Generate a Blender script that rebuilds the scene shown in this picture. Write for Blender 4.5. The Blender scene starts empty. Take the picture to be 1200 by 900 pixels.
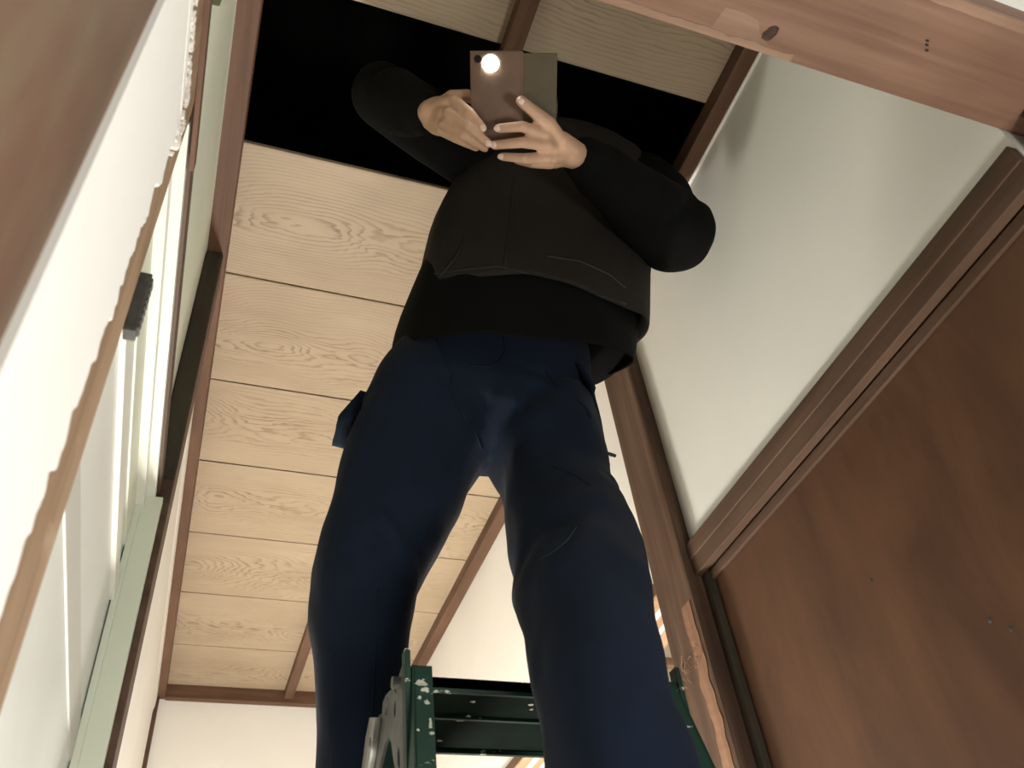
import bpy, bmesh, math, random
import numpy as np
from mathutils import Vector, Matrix, noise
random.seed(7)
sc = bpy.context.scene
COL = sc.collection

# ------------------------------------------------------------------ camera
# world: X to the right across the corridor, Y along it, Z up; the camera is the origin, 0.9 m above the floor
R = ((0.94119888, -0.32304093, -0.09894051), (0.16022588, 0.68461509, -0.71107655), (0.29744299, 0.65341162, 0.69611847))
cd = bpy.data.cameras.new('camera'); cam = bpy.data.objects.new('camera', cd); COL.objects.link(cam)
cam.matrix_world = Matrix(((R[0][0], -R[1][0], -R[2][0], 0), (R[0][1], -R[1][1], -R[2][1], 0), (R[0][2], -R[1][2], -R[2][2], 0), (0, 0, 0, 1)))
cd.sensor_width = 36; cd.lens = 30.6; cd.clip_start = 0.01
cd.dof.use_dof = True; cd.dof.focus_distance = 1.5; cd.dof.aperture_fstop = 11
sc.camera = cam

# ------------------------------------------------------------------ world, lights, exposure
w = bpy.data.worlds.new('world'); sc.world = w; w.use_nodes = True
w.node_tree.nodes['Background'].inputs[0].default_value = (0.95, 1.0, 0.92, 1)
w.node_tree.nodes['Background'].inputs[1].default_value = 0.10
def area(name, loc, target, size, power, color, sy=None):
    l = bpy.data.lights.new(name, 'AREA'); l.energy = power; l.color = color
    l.shape = 'RECTANGLE'; l.size = size; l.size_y = sy or size
    o = bpy.data.objects.new(name, l); COL.objects.link(o); o.location = loc
    o.rotation_euler = (Vector(target) - Vector(loc)).to_track_quat('-Z', 'Y').to_euler()
    return o
def point(name, loc, power, color, r=0.05):
    l = bpy.data.lights.new(name, 'POINT'); l.energy = power; l.color = color; l.shadow_soft_size = r
    o = bpy.data.objects.new(name, l); COL.objects.link(o); o.location = loc
    return o
point('corridor_work_lamp', (0.18, 1.90, -0.45), 108, (1.0, 0.955, 0.885), 0.10)
area('left_wall_fill', (0.74, -0.05, -0.10), (-0.08, 0.36, 0.42), 0.25, 9, (1.0, 0.98, 0.93))  # added fill, out of view, brightening the near left wall
area('near_room_ceiling_lamp', (0.75, -0.85, 1.35), (0.2, 0.3, 0.3), 0.5, 8, (1.0, 0.97, 0.90))
point('doorway_low_fill', (0.10, 0.34, -0.62), 12, (1.0, 0.985, 0.95), 0.12)  # added low fill, no fitting here, for the beam underside and near walls
area('window_daylight', (-0.45, 0.85, 0.55), (0.2, 0.85, 0.9), 0.5, 1.2, (0.88, 1.0, 0.88))
point('side_room_lamp', (2.0, 2.6, -0.1), 16, (1.0, 0.92, 0.80), 0.12)
sc.view_settings.view_transform = 'Standard'; sc.view_settings.look = 'None'
sc.view_settings.gamma = 1; sc.view_settings.use_curve_mapping = False
sc.view_settings.exposure = 0.12

# ------------------------------------------------------------------ materials
def newmat(name):
    m = bpy.data.materials.new(name); m.use_nodes = True
    nt = m.node_tree; b = nt.nodes['Principled BSDF']
    return m, nt, b
def N(nt, t, **kw):
    n = nt.nodes.new(t)
    for k, v in kw.items():
        if k.startswith('i_'):
            n.inputs[k[2:].replace('_', ' ')].default_value = v
        else: setattr(n, k, v)
    return n
def ramp(nt, fac, stops):
    r = nt.nodes.new('ShaderNodeValToRGB'); e = r.color_ramp.elements
    while len(e) < len(stops): e.new(0.5)
    for el, (p, c) in zip(e, stops): el.position = p; el.color = (*c, 1)
    nt.links.new(fac, r.inputs[0]); return r.outputs[0]
def math_(nt, op, a, b=None, c=None):
    n = nt.nodes.new('ShaderNodeMath'); n.operation = op
    for i, v in enumerate((a, b, c)):
        if v is None: continue
        if isinstance(v, (int, float)): n.inputs[i].default_value = v
        else: nt.links.new(v, n.inputs[i])
    return n.outputs[0]
def mixc(nt, fac, a, b, blend='MIX'):
    n = nt.nodes.new('ShaderNodeMix'); n.data_type = 'RGBA'; n.blend_type = blend
    for s, v in ((0, fac), (6, a), (7, b)):
        if isinstance(v, (int, float)): n.inputs[s].default_value = v
        elif isinstance(v, tuple): n.inputs[s].default_value = (*v, 1)
        else: nt.links.new(v, n.inputs[s])
    return n.outputs[2]
def coords(nt, scale=(1, 1, 1), offset=None):
    tc = nt.nodes.new('ShaderNodeTexCoord'); mp = nt.nodes.new('ShaderNodeMapping')
    mp.inputs['Scale'].default_value = scale
    nt.links.new(tc.outputs['Object'], mp.inputs['Vector'])
    if offset is not None: nt.links.new(offset, mp.inputs['Location'])
    return mp.outputs[0]
def bump(nt, b, h, strength, dist=0.002):
    n = nt.nodes.new('ShaderNodeBump'); n.inputs['Strength'].default_value = strength; n.inputs['Distance'].default_value = dist
    nt.links.new(h, n.inputs['Height']); nt.links.new(n.outputs[0], b.inputs['Normal'])
def noise_(nt, vec, scale, detail=4, rough=0.55, dist=0.0):
    n = nt.nodes.new('ShaderNodeTexNoise'); n.inputs['Scale'].default_value = scale; n.inputs['Detail'].default_value = detail
    n.inputs['Roughness'].default_value = rough; n.inputs['Distortion'].default_value = dist
    nt.links.new(vec, n.inputs['Vector']); return n.outputs['Fac']

def board_mat(name, base, line, dark):
    """plain-sawn softwood: growth rings about a wandering pith line below the board give cathedrals in the middle"""
    m, nt, b = newmat(name)
    tc = nt.nodes.new('ShaderNodeTexCoord'); oi = nt.nodes.new('ShaderNodeObjectInfo')
    sep = nt.nodes.new('ShaderNodeSeparateXYZ'); nt.links.new(tc.outputs['Object'], sep.inputs[0])
    rnd = oi.outputs['Random']
    comb = nt.nodes.new('ShaderNodeCombineXYZ')
    nt.links.new(sep.outputs[0], comb.inputs[0]); nt.links.new(sep.outputs[1], comb.inputs[1])
    nt.links.new(math_(nt, 'MULTIPLY', rnd, 37.0), comb.inputs[2])
    def mp(s):
        q = nt.nodes.new('ShaderNodeMapping'); q.inputs['Scale'].default_value = s
        nt.links.new(comb.outputs[0], q.inputs[0]); return q.outputs[0]
    slow = noise_(nt, mp((1.7, 2.0, 1)), 1.0, 2, 0.5)
    wob = noise_(nt, mp((6, 24, 1)), 1.0, 3, 0.55)
    h = math_(nt, 'ADD', math_(nt, 'MULTIPLY', math_(nt, 'SUBTRACT', slow, 0.34), 0.42), math_(nt, 'MULTIPLY', math_(nt, 'SUBTRACT', wob, 0.5), 0.045))
    v = math_(nt, 'ADD', sep.outputs[1], math_(nt, 'MULTIPLY', math_(nt, 'SUBTRACT', rnd, 0.5), 0.06))
    v = math_(nt, 'ADD', v, math_(nt, 'MULTIPLY', math_(nt, 'SUBTRACT', wob, 0.5), 0.010))
    r = math_(nt, 'SQRT', math_(nt, 'ADD', math_(nt, 'MULTIPLY', v, v), math_(nt, 'MULTIPLY', h, h)))
    ring = math_(nt, 'FRACT', math_(nt, 'MULTIPLY', r, 125.0))
    col = ramp(nt, ring, [(0.0, (0, 0, 0)), (0.55, (0.12,) * 3), (0.82, (1, 1, 1)), (0.92, (0.85,) * 3), (1.0, (0, 0, 0))])
    # strongest lines where the rings run flat (middle of the board)
    mid = ramp(nt, math_(nt, 'ABSOLUTE', v), [(0.0, (1, 1, 1)), (0.04, (0.9,) * 3), (0.10, (0.5,) * 3), (0.17, (0.45,) * 3)])
    patch = ramp(nt, noise_(nt, mp((5, 30, 1)), 1.0, 3, 0.6), [(0.35, (0.25,) * 3), (0.62, (1, 1, 1))])
    f = math_(nt, 'MULTIPLY', math_(nt, 'MULTIPLY', col, mid), patch)
    blot = ramp(nt, noise_(nt, mp((3, 6, 1)), 1.0, 4, 0.6), [(0.3, base), (0.75, dark)])
    tint = mixc(nt, math_(nt, 'MULTIPLY', rnd, 0.25), blot, dark)
    c = mixc(nt, math_(nt, 'MULTIPLY', f, 0.72), tint, line)
    nt.links.new(c, b.inputs['Base Color']); b.inputs['Roughness'].default_value = 0.55
    b.inputs['Specular IOR Level'].default_value = 0.3
    bump(nt, b, ring, 0.12, 0.0008)
    return m
def wood_mat(name, c0, c1, c2, scale=(1, 1, 1), rough=0.6, wear=None):
    """stretched grain; scale is small along the grain"""
    m, nt, b = newmat(name)
    vec = coords(nt, scale)
    g = noise_(nt, vec, 1.0, 6, 0.65, 0.6)
    fine = noise_(nt, coords(nt, tuple(s * 5 for s in scale)), 1.0, 3, 0.6)
    big = noise_(nt, coords(nt, (5, 5, 5)), 1.0, 3, 0.6)
    c = ramp(nt, g, [(0.28, c0), (0.5, c1), (0.74, c2)])
    c = mixc(nt, math_(nt, 'MULTIPLY', fine, 0.45), c, c0)
    c = mixc(nt, ramp(nt, big, [(0.45, (0, 0, 0)), (0.75, (0.5,) * 3)]), c, c0)
    if wear is not None:
        wr = ramp(nt, noise_(nt, coords(nt, (14, 14, 14)), 1.0, 5, 0.65), [(0.58, (0, 0, 0)), (0.68, (1, 1, 1))])
        c = mixc(nt, math_(nt, 'MULTIPLY', wr, 0.6), c, wear)
    nt.links.new(c, b.inputs['Base Color']); b.inputs['Roughness'].default_value = rough
    b.inputs['Specular IOR Level'].default_value = 0.3
    bump(nt, b, fine, 0.25, 0.001)
    return m
def flat_mat(name, c, rough=0.6, var=0.06, nscale=6, bs=0.1, bscale=120, metal=0.0, spec=0.4, sheen=0.0):
    m, nt, b = newmat(name)
    n = noise_(nt, coords(nt), nscale, 4, 0.6)
    lo = tuple(max(0, x * (1 - var)) for x in c); hi = tuple(min(1, x * (1 + var)) for x in c)
    nt.links.new(ramp(nt, n, [(0.3, lo), (0.7, hi)]), b.inputs['Base Color'])
    b.inputs['Roughness'].default_value = rough; b.inputs['Metallic'].default_value = metal
    b.inputs['Specular IOR Level'].default_value = spec
    if sheen: b.inputs['Sheen Weight'].default_value = sheen; b.inputs['Sheen Roughness'].default_value = 0.5
    if bs: bump(nt, b, noise_(nt, coords(nt), bscale, 3, 0.6), bs, 0.0008)
    return m
M = {}
M['board'] = board_mat('ceiling_board_wood', (0.42, 0.335, 0.235), (0.14, 0.09, 0.045), (0.34, 0.262, 0.175))
M['trimy'] = wood_mat('trim_wood_along', (0.070, 0.036, 0.021), (0.135, 0.070, 0.041), (0.185, 0.101, 0.063), (30, 2.2, 30))
M['trimx'] = wood_mat('trim_wood_across', (0.070, 0.036, 0.021), (0.135, 0.070, 0.041), (0.185, 0.101, 0.063), (2.2, 30, 30))
M['beam'] = wood_mat('header_beam_wood', (0.15, 0.082, 0.052), (0.245, 0.14, 0.092), (0.31, 0.19, 0.13), (1.6, 34, 34), 0.55)
M['beamlight'] = wood_mat('rubbed_beam_edge', (0.24, 0.145, 0.095), (0.34, 0.22, 0.15), (0.42, 0.28, 0.20), (3, 40, 40), 0.7)
M['post'] = wood_mat('post_wood', (0.05, 0.028, 0.018), (0.105, 0.060, 0.038), (0.19, 0.118, 0.080), (28, 28, 1.8), 0.6)
M['post2'] = wood_mat('paler_post_wood', (0.13, 0.065, 0.036), (0.25, 0.135, 0.08), (0.34, 0.20, 0.125), (28, 28, 1.8), 0.7)
M['chip'] = flat_mat('old_paint_splash', (0.36, 0.37, 0.30), 0.8, 0.35, 160, 0.3, 200)
M['underside'] = flat_mat('shade_dark_green_paint', (0.0012, 0.0058, 0.0036), 0.8, 0.4, 30, 0.3, 120, spec=0.04)  # near-black green: shade under the tread painted into the colour
M['postdark'] = wood_mat('dark_and_shade_wood', (0.035, 0.028, 0.018), (0.06, 0.05, 0.033), (0.09, 0.07, 0.045), (28, 28, 2.5), 0.7)  # also colours the painted shade on the left post's side
M['railold'] = wood_mat('old_rail_wood', (0.055, 0.032, 0.020), (0.105, 0.062, 0.040), (0.155, 0.095, 0.064), (28, 1.8, 28), 0.55)
M['track'] = wood_mat('pale_track_wood', (0.34, 0.20, 0.115), (0.50, 0.32, 0.20), (0.58, 0.39, 0.25), (30, 2, 30), 0.6)
M['groove'] = wood_mat('track_groove_wood', (0.16, 0.08, 0.04), (0.26, 0.14, 0.07), (0.3, 0.17, 0.09), (30, 2, 30), 0.7)
M['jamb'] = wood_mat('bare_jamb_wood', (0.20, 0.125, 0.07), (0.32, 0.21, 0.125), (0.44, 0.31, 0.20), (30, 30, 3), 0.8, wear=(0.5, 0.38, 0.26))
M['nearpost'] = wood_mat('near_post_wood', (0.10, 0.055, 0.034), (0.165, 0.095, 0.062), (0.20, 0.16, 0.098), (9, 9, 2.0), 0.6)
M['ply'] = wood_mat('brown_plywood', (0.058, 0.027, 0.014), (0.098, 0.047, 0.024), (0.145, 0.072, 0.036), (9, 9, 2.5), 0.5)
M['plaster'] = flat_mat('white_plaster', (0.82, 0.81, 0.76), 0.85, 0.03, 3, 0.15, 240)
M['plasterr'] = flat_mat('grey_white_plaster', (0.80, 0.81, 0.74), 0.8, 0.03, 3, 0.12, 240)
M['green'] = flat_mat('pale_green_plaster', (0.76, 0.80, 0.65), 0.85, 0.03, 3, 0.15, 240)
M['paper'] = flat_mat('torn_wallpaper', (0.74, 0.70, 0.64), 0.9, 0.08, 20, 0.3, 200)
M['whitewood'] = flat_mat('white_painted_wood', (0.74, 0.75, 0.66), 0.45, 0.03, 4, 0.04, 60)
M['greenwood'] = flat_mat('pale_green_painted_wood', (0.68, 0.72, 0.58), 0.45, 0.03, 4, 0.04, 60)
M['greywood'] = flat_mat('greyed_white_paint', (0.55, 0.55, 0.49), 0.5, 0.04, 4, 0.04, 60)
M['frost'] = flat_mat('frosted_glass', (0.72, 0.75, 0.70), 0.35, 0.03, 8, 0.05, 200)
M['cream'] = flat_mat('cream_ceiling_board', (0.40, 0.36, 0.27), 0.7, 0.05, 4, 0.05, 120)
M['creamwood'] = wood_mat('pale_batten_wood', (0.24, 0.14, 0.075), (0.36, 0.22, 0.13), (0.42, 0.27, 0.16), (2, 30, 30), 0.6)
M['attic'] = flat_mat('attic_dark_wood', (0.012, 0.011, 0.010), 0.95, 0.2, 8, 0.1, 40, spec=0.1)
M['floor'] = wood_mat('floor_wood', (0.12, 0.07, 0.04), (0.2, 0.12, 0.07), (0.26, 0.16, 0.1), (20, 1.5, 20), 0.4)
M['skin'] = flat_mat('skin', (0.43, 0.27, 0.175), 0.5, 0.12, 26, 0.12, 160, spec=0.35)
M['skin'].node_tree.nodes['Principled BSDF'].inputs['Subsurface Weight'].default_value = 0.05
M['nail'] = flat_mat('finger_nail', (0.62, 0.46, 0.38), 0.3, 0.03, 20, 0, 1)
M['hair'] = flat_mat('black_hair', (0.012, 0.010, 0.009), 0.5, 0.2, 60, 0.4, 300)
M['navy'] = flat_mat('navy_twill', (0.0042, 0.0085, 0.0185), 0.85, 0.22, 9, 0.5, 420, spec=0.12, sheen=0.03)
M['navythread'] = flat_mat('navy_seam', (0.007, 0.012, 0.024), 0.9, 0.1, 9, 0.2, 400, spec=0.1)
M['navylight'] = flat_mat('navy_waistband_cloth', (0.018, 0.03, 0.052), 0.8, 0.1, 9, 0.4, 420, spec=0.2)
M['jacket'] = flat_mat('black_jacket_cloth', (0.0028, 0.0030, 0.0029), 0.9, 0.15, 9, 0.4, 300, spec=0.1, sheen=0.0)
M['vest'] = flat_mat('dark_brown_vest_cloth', (0.0165, 0.0145, 0.0115), 0.8, 0.2, 7, 0.5, 260, spec=0.15, sheen=0.01)
M['zip'] = flat_mat('black_zip', (0.01, 0.01, 0.01), 0.5, 0.1, 9, 0.1, 100)
M['metal'] = flat_mat('grey_aluminium', (0.10, 0.105, 0.095), 0.5, 0.35, 30, 0.25, 90, metal=0.6)
M['shiny'] = flat_mat('worn_shiny_aluminium', (0.36, 0.37, 0.33), 0.35, 0.35, 40, 0.5, 60, metal=0.8)
M['black'] = flat_mat('black_rubber', (0.012, 0.012, 0.012), 0.7, 0.1, 9, 0.1, 90)
M['catch'] = flat_mat('dark_catch_metal', (0.06, 0.06, 0.055), 0.5, 0.4, 60, 0.5, 150, metal=0.4)
M['darkgreen'] = flat_mat('dark_green_paint', (0.05, 0.055, 0.015), 0.5, 0.1, 9, 0.1, 90)
M['case'] = flat_mat('brown_folio_leather', (0.12, 0.07, 0.042), 0.6, 0.12, 30, 0.4, 260)
M['flap'] = flat_mat('olive_brown_folio_lining', (0.085, 0.068, 0.036), 0.65, 0.1, 30, 0.3, 260)
M['lenscol'] = flat_mat('black_lens_glass', (0.01, 0.01, 0.012), 0.1, 0.1, 9, 0, 90)
def ladder_mat():
    m, nt, b = newmat('chipped_green_paint')
    g = ramp(nt, noise_(nt, coords(nt), 14, 4, 0.6), [(0.3, (0.004, 0.020, 0.0125)), (0.7, (0.007, 0.034, 0.022))])
    chip = ramp(nt, noise_(nt, coords(nt, (1.0, 1.0, 2.2)), 30, 6, 0.62), [(0.635, (0, 0, 0)), (0.650, (1, 1, 1))])
    c = mixc(nt, chip, g, (0.45, 0.45, 0.38))
    nt.links.new(c, b.inputs['Base Color']); b.inputs['Roughness'].default_value = 0.5; b.inputs['Specular IOR Level'].default_value = 0.25
    bump(nt, b, chip, 0.3, 0.001)
    return m
M['ladder'] = ladder_mat()
def emit_mat():
    m, nt, b = newmat('torch_light')
    b.inputs['Base Color'].default_value = (1, 1, 1, 1)
    b.inputs['Emission Color'].default_value = (0.93, 1.0, 0.96, 1); b.inputs['Emission Strength'].default_value = 90
    return m
M['torch'] = emit_mat()

# ------------------------------------------------------------------ helpers
def link(name, me, mat, parent=None, loc=None):
    o = bpy.data.objects.new(name, me); COL.objects.link(o)
    if mat is not None and not me.materials: me.materials.append(mat)
    if parent is not None: o.parent = parent
    if loc is not None: o.location = loc
    return o
def finish(name, bm, mat, parent=None, smooth=False, loc=None):
    bmesh.ops.recalc_face_normals(bm, faces=bm.faces)
    me = bpy.data.meshes.new(name)
    if loc is not None: bmesh.ops.translate(bm, verts=bm.verts, vec=-Vector(loc))
    bm.to_mesh(me); bm.free()
    if smooth: me.polygons.foreach_set('use_smooth', [True] * len(me.polygons))
    return link(name, me, mat, parent, loc)
def add_box(bm, x0, x1, y0, y1, z0, z1, bev=0.0):
    r = bmesh.ops.create_cube(bm, size=1); vs = r['verts']
    for v in vs: v.co = Vector(((x0 + x1) / 2 + v.co.x * (x1 - x0), (y0 + y1) / 2 + v.co.y * (y1 - y0), (z0 + z1) / 2 + v.co.z * (z1 - z0)))
    if bev:
        es = list({e for v in vs for e in v.link_edges})
        bmesh.ops.bevel(bm, geom=es, offset=bev, segments=2, profile=0.6, affect='EDGES')
def box(name, x0, x1, y0, y1, z0, z1, mat, parent=None, bev=0.0, centred=False):
    bm = bmesh.new(); add_box(bm, x0, x1, y0, y1, z0, z1, bev)
    loc = ((x0 + x1) / 2, (y0 + y1) / 2, (z0 + z1) / 2) if centred else None
    return finish(name, bm, mat, parent, loc=loc)
def struct(o, label=None):
    o['kind'] = 'structure'
    if label: o['label'] = label
    return o
def empty(name, loc=(0, 0, 0)):
    # every Empty keeps an identity transform so that the parts are written in world coordinates
    o = bpy.data.objects.new(name, None); COL.objects.link(o); o.empty_display_size = 0.05
    return o
def tag(o, label, cat, group=None):
    o['label'] = label; o['category'] = cat
    if group: o['group'] = group
    return o
def tube(bm, pts, rads, seg=12, cap=True):
    """tapered tube along a polyline"""
    pts = [Vector(p) for p in pts]; rings = []
    up = Vector((0.13, 0.21, 0.97))
    for i, p in enumerate(pts):
        t = (pts[min(i + 1, len(pts) - 1)] - pts[max(i - 1, 0)]).normalized()
        a = t.cross(up)
        if a.length < 0.05: a = t.cross(Vector((1, 0, 0)))
        a.normalize(); b = t.cross(a)
        rings.append([bm.verts.new(p + (a * math.cos(q) + b * math.sin(q)) * rads[i]) for q in (2 * math.pi * k / seg for k in range(seg))])
    for A, B in zip(rings, rings[1:]):
        for k in range(seg): bm.faces.new((A[k], A[(k + 1) % seg], B[(k + 1) % seg], B[k]))
    if cap: bm.faces.new(rings[0][::-1]); bm.faces.new(rings[-1])
def ball(bm, c, r, sx=1, sy=1, sz=1, seg=16):
    q = bmesh.ops.create_uvsphere(bm, u_segments=seg, v_segments=seg // 2 + 2, radius=r)
    for v in q['verts']: v.co = Vector((v.co.x * sx, v.co.y * sy, v.co.z * sz)) + Vector(c)
def capsule(bm, pts, rads, seg=14):
    tube(bm, pts, rads, seg)
    for p, r in zip(pts, rads): ball(bm, p, r * 1.0, seg=seg)
def loft(bm, rings, seg=40, cap=True, power=2.3):
    """rings: (centre, half-width along X, half-depth along Y, tilt dz/dx, tilt dz/dy)"""
    R_ = []
    for c, a, b, tx, ty in rings:
        L = []
        for k in range(seg):
            q = 2 * math.pi * k / seg; cx, sx = math.cos(q), math.sin(q)
            x = a * math.copysign(abs(cx) ** (2 / power), cx); y = b * math.copysign(abs(sx) ** (2 / power), sx)
            L.append(bm.verts.new((c[0] + x, c[1] + y, c[2] + tx * x + ty * y)))
        R_.append(L)
    for A, B in zip(R_, R_[1:]):
        for k in range(seg): bm.faces.new((A[k], A[(k + 1) % seg], B[(k + 1) % seg], B[k]))
    if cap: bm.faces.new(R_[0][::-1]); bm.faces.new(R_[-1])
def remeshed(name, bm, voxel, mat, parent=None, smooth_it=4, displace=None):
    """fuse overlapping closed shells into one continuous surface"""
    bmesh.ops.recalc_face_normals(bm, faces=bm.faces)
    me = bpy.data.meshes.new('tmp'); bm.to_mesh(me); bm.free()
    o = bpy.data.objects.new('tmp', me); COL.objects.link(o)
    md = o.modifiers.new('r', 'REMESH'); md.mode = 'VOXEL'; md.voxel_size = voxel
    s = o.modifiers.new('s', 'SMOOTH'); s.factor = 0.6; s.iterations = smooth_it
    dg = bpy.context.evaluated_depsgraph_get()
    out = bpy.data.meshes.new_from_object(o.evaluated_get(dg))
    bpy.data.objects.remove(o)
    out.name = name
    if displace is not None:
        n = len(out.vertices); co = np.empty(n * 3); out.vertices.foreach_get('co', co); co = co.reshape(-1, 3)
        no = np.empty(n * 3); out.vertex_normals.foreach_get('vector', no); no = no.reshape(-1, 3)
        co = co + no * displace(co, no)[:, None]
        out.vertices.foreach_set('co', co.ravel()); out.update()
    out.polygons.foreach_set('use_smooth', [True] * len(out.polygons))
    out.materials.clear()
    return link(name, out, mat, parent)

CEIL = 1.50; FLOOR = -0.90; BACK = 3.14
XL, XR = -0.10, 0.79

# ------------------------------------------------------------------ structure: floor, walls
def plank_floor():
    root = struct(box('floor', -1.2, 3.7, -2.2, 4.7, FLOOR - 0.05, FLOOR, M['floor']))
    return root
plank_floor()

# right wall of the corridor
wr = struct(box('wall_right', XR, XR + 0.07, 0.2765, 1.10, 0.80, 1.503, M['plasterr']))
box('wall_panel', XR, XR + 0.07, 1.17, BACK + 0.02, 0.80, 1.503, M['plaster'], wr)
box('plaster_edge', XR - 0.006, XR, 0.28, 1.085, 1.4605, 1.466, M['plaster'], wr)
# left wall
wl = struct(box('wall_left', XL - 0.08, XL, 0.255, 1.17, 0.885, 1.503, M['green']))
box('wall_panel', XL - 0.008, -0.092, 1.235, BACK + 0.02, FLOOR, 1.503, M['plaster'], wl)
# back wall
wb = struct(box('wall_back', -0.3, 0.95, BACK, BACK + 0.08, FLOOR, 1.503, M['plaster']))
box('corner_strip', -0.1, -0.078, BACK - 0.022, BACK, FLOOR, 1.452, M['railold'], wb)

# wall above the doorway beam, on the camera's side
struct(box('wall_near', -0.6, 1.6, 0.172, 0.258, 0.945, 1.503, M['plaster']))
for nm, b_ in (('trim_30', (0.80, 0.90, 0.172, 3.24)), ('trim_31', (-0.25, -0.105, 0.172, 3.24))):
    o = struct(box(nm, *b_, 1.504, 1.60, M['attic'])); o['label'] = 'rough dark wall plate above the ceiling'
for nm, b_ in (('trim_32', (-0.25, 0.90, 0.15, 0.26)), ('trim_33', (-0.25, 0.90, 3.14, 3.24))):
    o = struct(box(nm, *b_, 1.512, 1.598, M['attic'])); o['label'] = 'rough dark wall plate above the ceiling'

# torn plaster skin near the doorway, left of the jamb: a thin sheet with a ragged far edge
def nz(*p): return noise.noise(Vector(p))
def ragged_sheet(name, x, thick, yl, yr_fn, z0, z1, n, mat, parent=None):
    bm = bmesh.new(); F = []; B = []
    for i in range(n + 1):
        z = z0 + (z1 - z0) * i / n
        y = yr_fn(z)
        F.append((bm.verts.new((x, yl, z)), bm.verts.new((x, y - 0.004, z)), bm.verts.new((x - thick * 0.6, y, z)), bm.verts.new((x - thick, y - 0.001, z)), bm.verts.new((x - thick, yl, z))))
    for a, b in zip(F, F[1:]):
        for k in range(5): bm.faces.new((a[k], a[(k + 1) % 5], b[(k + 1) % 5], b[k]))
    bm.faces.new(F[0][::-1]); bm.faces.new(F[-1])
    return finish(name, bm, mat, parent)
def nz(*p): return noise.noise(Vector(p))
wn = struct(box('wall_side', XL - 0.08, XL + 0.008, 0.26, 0.392, FLOOR, 0.70, M['plaster']))
rough_lintel = box('lintel_board', XL - 0.08, -0.0848, 0.26, 0.445, 0.69, 0.855, M['jamb'], wn)
bm = bmesh.new(); F = []
for i in range(260):                       # torn upper edge of the plaster skin
    y = 0.262 + (0.432 - 0.262) * i / 259; zz = 0.716 + 0.010 * nz(y * 26, 2, 1) + 0.007 * nz(y * 90, 3, 5) - 0.02 * max(0, (y - 0.40) / 0.03)
    F.append([bm.verts.new(c) for c in ((-0.0925, y, 0.697), (-0.0806, y, 0.697), (-0.0806, y, zz - 0.003), (-0.083, y, zz), (-0.0925, y, zz - 0.001))])
for a, b in zip(F, F[1:]):
    for k in range(5): bm.faces.new((a[k], a[(k + 1) % 5], b[(k + 1) % 5], b[k]))
bm.faces.new(F[0][::-1]); bm.faces.new(F[-1])
finish('torn_plaster', bm, M['plaster'], wn)
ragged_sheet('torn_plaster', -0.081, 0.012, 0.262,
             lambda z: 0.400 + 0.030 * max(0, (z - 0.34) / 0.36) + 0.012 * nz(z * 6, 1, 0) + 0.011 * nz(z * 30, 5, 0) + 0.010 * nz(z * 90, 9, 0), FLOOR, 0.706, 520, M['plaster'], wn)
for i in range(60):   # flakes of torn paper hanging over the bare wood at the top of the jamb
    u_ = random.random(); y = 0.325 + 0.115 * u_ ** 0.7; z = 0.722 + 0.012 * random.random() if y < 0.42 else 0.66 + 0.07 * random.random()
    bm = bmesh.new(); k = random.randint(5, 8); s = 0.002 + 0.0045 * random.random() ** 2
    vs = [bm.verts.new((-0.0805 + 0.002 * random.random(), y + s * (0.6 + 0.5 * random.random()) * math.cos(q), z + 1.4 * s * (0.5 + 0.6 * random.random()) * math.sin(q))) for q in (2 * math.pi * j / k for j in range(k))]
    f = bm.faces.new(vs); e = bmesh.ops.extrude_face_region(bm, geom=[f])
    bmesh.ops.translate(bm, verts=[v for v in e['geom'] if isinstance(v, bmesh.types.BMVert)], vec=(-0.008, 0, 0))
    finish('paper_flake', bm, M['paper'], wn)

# bare wooden jamb with a rough near edge
def rough_prism(name, x0, x1, y0, y1, z0, z1, n, amp, mat, parent=None, seed=0):
    bm = bmesh.new(); F = []
    for i in range(n + 1):
        z = z0 + (z1 - z0) * i / n
        d = amp * (nz(z * 9, seed, 3) + 0.5 * nz(z * 40, seed, 7)); e = amp * 0.25 * nz(z * 15, seed, 11)
        F.append([bm.verts.new(c) for c in ((x0, y0, z), (x0, y1 + e, z), (x1 - 0.0045, y1 + e, z), (x1 - 0.0003, y1 - 0.028 + 2 * e, z), (x1 + 0.3 * d, y0 + 0.004 + d, z), (x1 - 0.004, y0 + d, z))])
    for a, b in zip(F, F[1:]):
        for k in range(6): bm.faces.new((a[k], a[(k + 1) % 6], b[(k + 1) % 6], b[k]))
    bm.faces.new(F[0][::-1]); bm.faces.new(F[-1])
    return finish(name, bm, mat, parent)
j = struct(rough_prism('trim_1', -0.18, -0.085, 0.388, 0.505, FLOOR, 0.852, 400, 0.003, M['jamb'], seed=2))
j['label'] = 'bare wooden jamb with rough torn edge beside the bright near wall'
bm = bmesh.new(); add_box(bm, -0.089, -0.0795, 0.501, 0.513, 0.522, 0.592, 0.001)
for k in range(8): add_box(bm, -0.080, -0.0780, 0.502, 0.512, 0.527 + k * 0.008, 0.531 + k * 0.008)
finish('catch_plate', bm, M['catch'], j)

# left rail (head of the window opening), running above the window from the near wall to the post
rl = struct(box('trim_2', -0.18, -0.0835, 0.262, 1.152, 0.852, 0.884, M['railold'], bev=0.002))
rl['label'] = 'thin old wooden rail above the white window, left wall'
box('rail_lip', -0.0850, -0.0795, 0.262, 0.56, 0.838, 0.857, M['trimy'], rl, bev=0.001)
bx = box('dark_strip', -0.0995, -0.076, 0.30, 0.402, 0.895, 0.915, M['darkgreen'], rl, bev=0.002); bx['label'] = 'dark green strip fixed to the wall over the rail'

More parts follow.
